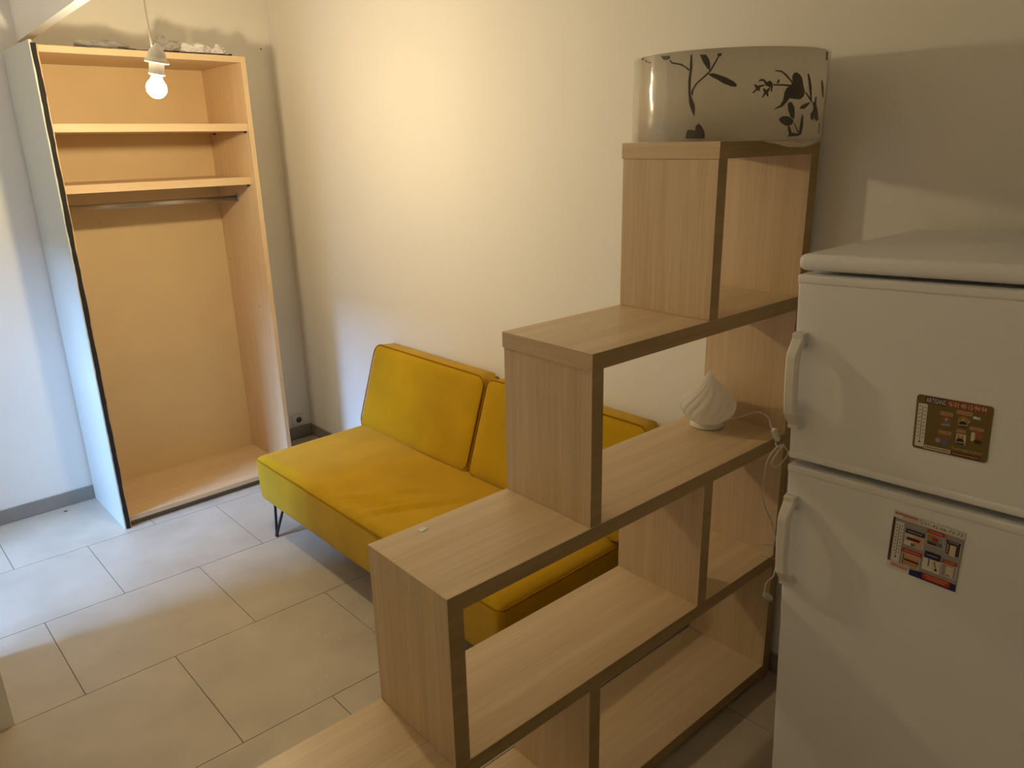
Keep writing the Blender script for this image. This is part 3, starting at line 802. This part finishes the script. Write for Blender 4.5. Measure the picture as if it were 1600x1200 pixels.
    def figure(self, u, v, s, shirt, lift=3):
        k = self.w/self.h
        self.poly('figure_body', [(u-0.055*s, v+0.11*s*k), (u-0.045*s, v+0.045*s*k), (u-0.015*s, v+0.02*s*k), (u+0.015*s, v+0.02*s*k), (u+0.045*s, v+0.045*s*k), (u+0.055*s, v+0.11*s*k)], shirt, lift)
        self.disc('figure_head', u, v, 0.02*s, 'skin', lift+1)
        self.poly('figure_arms', [(u-0.06*s, v+0.075*s*k), (u+0.06*s, v+0.065*s*k), (u+0.06*s, v+0.085*s*k), (u-0.06*s, v+0.095*s*k)], 'grey', lift+1)

c = Card('fridge_magnet', 'brown rounded tradesmen magnet with thermometer strip on the upper fridge door', -0.2845, 1.405, 0.1435, 0.1195, 0.0, INK['olive'], 0.006)
c.poly('title_band', [(0.115, 0.012), (0.40, 0.012), (0.41, 0.14), (0.115, 0.14)], 'umber')
c.poly('number_band', [(0.402, 0.005), (0.93, 0.005), (0.94, 0.135), (0.412, 0.135)], 'rust')
c.text('title_text', 'ARTISANS', 0.13, 0.03, 0.395, 0.12, 'white')
c.disc('phone_ring', 0.462, 0.075, 0.036, 'tan', 2); c.disc('phone_disc', 0.462, 0.075, 0.029, 'rust', 3)
c.poly('phone_mark', [(0.445, 0.058), (0.455, 0.05), (0.460, 0.066), (0.470, 0.082), (0.484, 0.086), (0.478, 0.10), (0.458, 0.092)], 'white', 4)
c.text('number_text', '01\u00b740\u00b715\u00b794\u00b794', 0.51, 0.03, 0.92, 0.118, 'cream')
c.thermometer(0.032, 0.155, 0.158, 0.955)
for (t, u0, v0, u1, v1) in (('PLOMBIER', 0.336, 0.232, 0.505, 0.300), ('\u00c9LECTRICIEN', 0.547, 0.158, 0.752, 0.228), ('CHAUFFAGISTE', 0.735, 0.405, 0.915, 0.465), ('SERRURIER', 0.338, 0.575, 0.510, 0.640), ('VITRIER', 0.575, 0.495, 0.693, 0.550)):
    c.rect('trade_label', u0, v0, u1, v1, 'tan', 2)
    c.text('trade_text', t, u0+0.008, v0+0.012, u1-0.008, v1-0.012, 'brick', 3)
c.disc('picture_spot', 0.42, 0.40, 0.075, 'brick', 1); c.figure(0.425, 0.365, 1.0, 'slate')
c.disc('picture_spot', 0.645, 0.34, 0.075, 'ochre', 1); c.figure(0.645, 0.315, 1.0, 'black')
c.poly('screwdriver', [(0.71, 0.35), (0.725, 0.30), (0.735, 0.305), (0.72, 0.36)], 'gold', 3)
c.poly('plug_picture', [(0.755, 0.235), (0.79, 0.21), (0.82, 0.225), (0.86, 0.22), (0.86, 0.235), (0.825, 0.245), (0.86, 0.26), (0.86, 0.272), (0.81, 0.262), (0.775, 0.268)], 'white', 2)
c.disc('picture_spot', 0.42, 0.74, 0.07, 'brick', 1); c.disc('lock_picture', 0.34, 0.77, 0.034, 'grey', 2); c.disc('lock_picture', 0.425, 0.785, 0.05, 'blue', 3)
c.rect('window_picture', 0.578, 0.575, 0.705, 0.765, 'cream', 2); c.rect('window_pane', 0.592, 0.592, 0.675, 0.755, 'ochre', 3); c.figure(0.635, 0.625, 1.05, 'black', 4)
c.disc('picture_spot', 0.84, 0.56, 0.075, 'brick', 1); c.rect('heater_picture', 0.765, 0.50, 0.815, 0.66, 'cream', 2, 0.02); c.poly('heater_base', [(0.80, 0.64), (0.86, 0.61), (0.92, 0.64), (0.90, 0.69), (0.82, 0.69)], 'umber', 3)
c.rect('notice_bar', 0.165, 0.905, 0.525, 0.972, 'cream', 2); c.dashes('notice_text', 0.18, 0.925, 0.51, 0.952, 'slate', 22, 3)
c.rect('footer_bar', 0.535, 0.912, 0.91, 0.985, 'maroon', 2); c.dashes('footer_text', 0.55, 0.938, 0.895, 0.962, 'tan', 22, 3)
c.text('slogan_text', 'Travail soign\u00e9 et garanti', 0.535, 0.822, 0.93, 0.895, 'gold', 3)

c = Card('fridge_magnet', 'white and grey repair magnet with six pictures on the lower fridge door', -0.262, 1.128, 0.1455, 0.1420, math.radians(2.6), INK['grey'], 0)
c.rect('header_band', 0, 0, 1, 0.105, 'white', 1)
c.dashes('header_text', 0.02, 0.012, 0.355, 0.045, 'red', 14); c.text('header_text', 'ARTISANS', 0.128, 0.050, 0.357, 0.088, 'red')
c.disc('phone_ring', 0.40, 0.05, 0.032, 'slate', 2); c.disc('phone_disc', 0.40, 0.05, 0.026, 'white', 3)
c.poly('phone_mark', [(0.386, 0.035), (0.394, 0.03), (0.398, 0.044), (0.408, 0.056), (0.420, 0.06), (0.415, 0.07), (0.398, 0.064)], 'slate', 4)
c.text('number_text', '01-42-06-73-73', 0.443, 0.026, 0.968, 0.078, 'black')
c.rect('dark_margin', 0.0, 0.106, 0.035, 0.872, 'umber', 1)
c.thermometer(0.048, 0.16, 0.170, 0.862)
def pic(u0, v0, u1, v1, cols, frame='white'):
    c.rect('picture_frame', u0-0.008, v0-0.008, u1+0.008, v1+0.008, frame, 2)
    c.rect('picture', u0, v0, u1, v1, cols[0], 3)
    for i, (a, b, cc, d, ink) in enumerate(cols[1:]):
        c.rect('picture_patch', u0+(u1-u0)*a, v0+(v1-v0)*b, u0+(u1-u0)*cc, v0+(v1-v0)*d, ink, 4+i)
pic(0.210, 0.315, 0.472, 0.500, ['skin', (0, 0, 0.45, 0.3, 'cream'), (0.1, 0.25, 0.8, 0.5, 'maroon'), (0.0, 0.6, 0.5, 1.0, 'white'), (0.35, 0.7, 0.55, 1.0, 'slate')])
pic(0.512, 0.200, 0.735, 0.365, ['grey', (0, 0, 0.5, 0.45, 'ochre'), (0.3, 0.2, 0.7, 0.55, 'red'), (0, 0.6, 1, 1, 'slate'), (0.1, 0.75, 0.6, 0.95, 'black')])
pic(0.775, 0.235, 0.968, 0.425, ['umber', (0.08, 0.1, 0.2, 0.9, 'grey'), (0.3, 0.12, 0.72, 1.0, 'cream')])
pic(0.215, 0.655, 0.458, 0.850, ['tan', (0, 0, 0.06, 1, 'umber'), (0.1, 0.45, 1.0, 0.62, 'maroon'), (0.1, 0.0, 0.9, 0.35, 'skin')])
pic(0.510, 0.610, 0.742, 0.805, ['white', (0.28, 0.0, 0.38, 0.65, 'slate'), (0.5, 0.05, 1.0, 0.85, 'cream')])
c.poly('plunger_handle', [(0.655, 0.62), (0.668, 0.62), (0.700, 0.74), (0.690, 0.745)], 'umber', 8); c.disc('plunger_head', 0.697, 0.757, 0.020, 'black', 8)
pic(0.775, 0.600, 0.968, 0.800, ['grey', (0.28, 0.08, 0.82, 0.95, 'cream'), (0.35, 0.8, 0.6, 0.9, 'slate')])
for (u0, v0, u1, v1, ink) in ((0.205, 0.225, 0.478, 0.300, 'navy'), (0.500, 0.118, 0.745, 0.182, 'red'), (0.775, 0.190, 0.968, 0.232, 'navy'), (0.188, 0.570, 0.485, 0.640, 'red'), (0.515, 0.485, 0.738, 0.600, 'navy'), (0.765, 0.525, 0.965, 0.580, 'red')):
    c.rect('picture_title', u0, v0, u1, v1, ink, 9, 0.012)
    vm = (v0+v1)/2
    c.dashes('title_mark', u0+0.03, vm-0.012, u1-0.03, vm+0.010, 'tan', 12, 10)
c.rect('foot_band', 0, 0.873, 0.335, 1.0, 'white', 1)
c.dashes('foot_text', 0.06, 0.895, 0.315, 0.915, 'red', 12); c.dashes('foot_text', 0.06, 0.925, 0.315, 0.945, 'red', 11)
c.poly('blue_band', [(0.340, 0.905), (0.52, 0.875), (1.0, 0.875), (1.0, 1.0), (0.340, 1.0)], 'navy', 2)
c.rect('red_pill', 0.530, 0.868, 0.920, 0.972, 'red', 10, 0.04)
c.dashes('pill_text', 0.565, 0.888, 0.89, 0.908, 'tan', 18, 11); c.dashes('pill_text', 0.60, 0.925, 0.86, 0.945, 'tan', 14, 11)

# ------------------------------------------------------------------ wall socket by the skirting
WS = thing('wall_socket', 'white wall socket just above the skirting in the corner beside the wardrobe', 'wall socket', (-0.105, -0.0005, 0.135))
bm = rounded_box((0.085, 0.012, 0.082), 0.004, (2, 2, 2))
for v in bm.verts: v.co += Vector((0.004, -0.0062, 0))
pt = obj('face_plate', bm, m_plastic, WS, True)
for sx in (0.012,):
    o_ = lathe('socket_well', [(0.020, 0.0), (0.022, 0.0008), (0.0225, 0.0016)], m_plastic, pt, 28)
    o_.matrix_local = Matrix.Translation((sx, -0.0124, -0.002)) @ Matrix.Rotation(PI/2, 4, 'X')
    o_ = lathe('socket_inset', [(0.0195, 0.0), (0.0195, 0.0006)], m_gasket, pt, 28)
    o_.matrix_local = Matrix.Translation((sx, -0.0138, -0.002)) @ Matrix.Rotation(PI/2, 4, 'X')
    o_ = lathe('earth_pin', [(0.003, 0.0), (0.003, 0.008), (0.001, 0.010)], m_steel, pt, 10)
    o_.matrix_local = Matrix.Translation((sx, -0.0145, 0.006)) @ Matrix.Rotation(PI/2, 4, 'X')
tube('cable_stub', catmull([(-0.036, -0.014, 0.005), (-0.040, -0.03, -0.005), (-0.034, -0.03, -0.035), (-0.024, -0.016, -0.043)], 5), 0.0035, m_plastic, WS)
nl = lathe('nail_head', [(0.004, 0), (0.004, 0.003), (0.002, 0.004)], m_dark, None, 12)
nl.matrix_world = Matrix.Translation((-0.058, -0.0005, 2.515)) @ Matrix.Rotation(PI/2, 4, 'X')
tag(nl, 'small dark nail in the wall above the wardrobe by the corner', 'nail')

# ------------------------------------------------------------------ dirt on the floor
bm = bmesh.new(); rnd = random.Random(3)
for (cx, cy, n, sp) in ((-0.95, -2.05, 16, 0.05), (-1.24, -2.36, 14, 0.07), (-1.23, -1.99, 8, 0.06), (-1.05, -1.95, 10, 0.10), (-1.0, -2.45, 8, 0.08), (-1.55, -1.80, 2, 0.02), (-1.12, -2.2, 10, 0.10)):
    for _ in range(n):
        x, y = rnd.gauss(cx, sp), rnd.gauss(cy, sp*0.8); a = rnd.uniform(0, PI); l, w = rnd.uniform(0.0015, 0.009), rnd.uniform(0.0008, 0.0024)
        e1 = Vector((math.cos(a), math.sin(a), 0))*l; e2 = Vector((-math.sin(a), math.cos(a), 0))*w
        p = Vector((x, y, 0.0004)); top = p+Vector((0, 0, 0.0014))
        q = [bm.verts.new(p+d) for d in (e1, e2, -e1, -e2)]; t = bm.verts.new(top)
        for i in range(4): bm.faces.new((q[i], q[(i+1) % 4], t))
cr = obj('plaster_crumbs', bm, m_crumb)
tag(cr, 'scattered white plaster crumbs on the floor tiles in front of the sofa', 'crumbs', kind='stuff')
bm = bmesh.new()
add_tube(bm, [(-0.008, 0, 0.003), (0, 0.004, 0.006), (0.008, 0.001, 0.004), (0.012, -0.004, 0.0028)], [0.0015, 0.003, 0.003, 0.0012], 6)
zm = min(v.co.z for v in bm.verts)
for v in bm.verts: v.co.z -= zm
dk = obj('dark_scrap', bm, m_dark); dk.location = (-1.60, -0.085, 0.0003)
tag(dk, 'little dark scrap on the floor by the skirting left of the wardrobe', 'scrap')
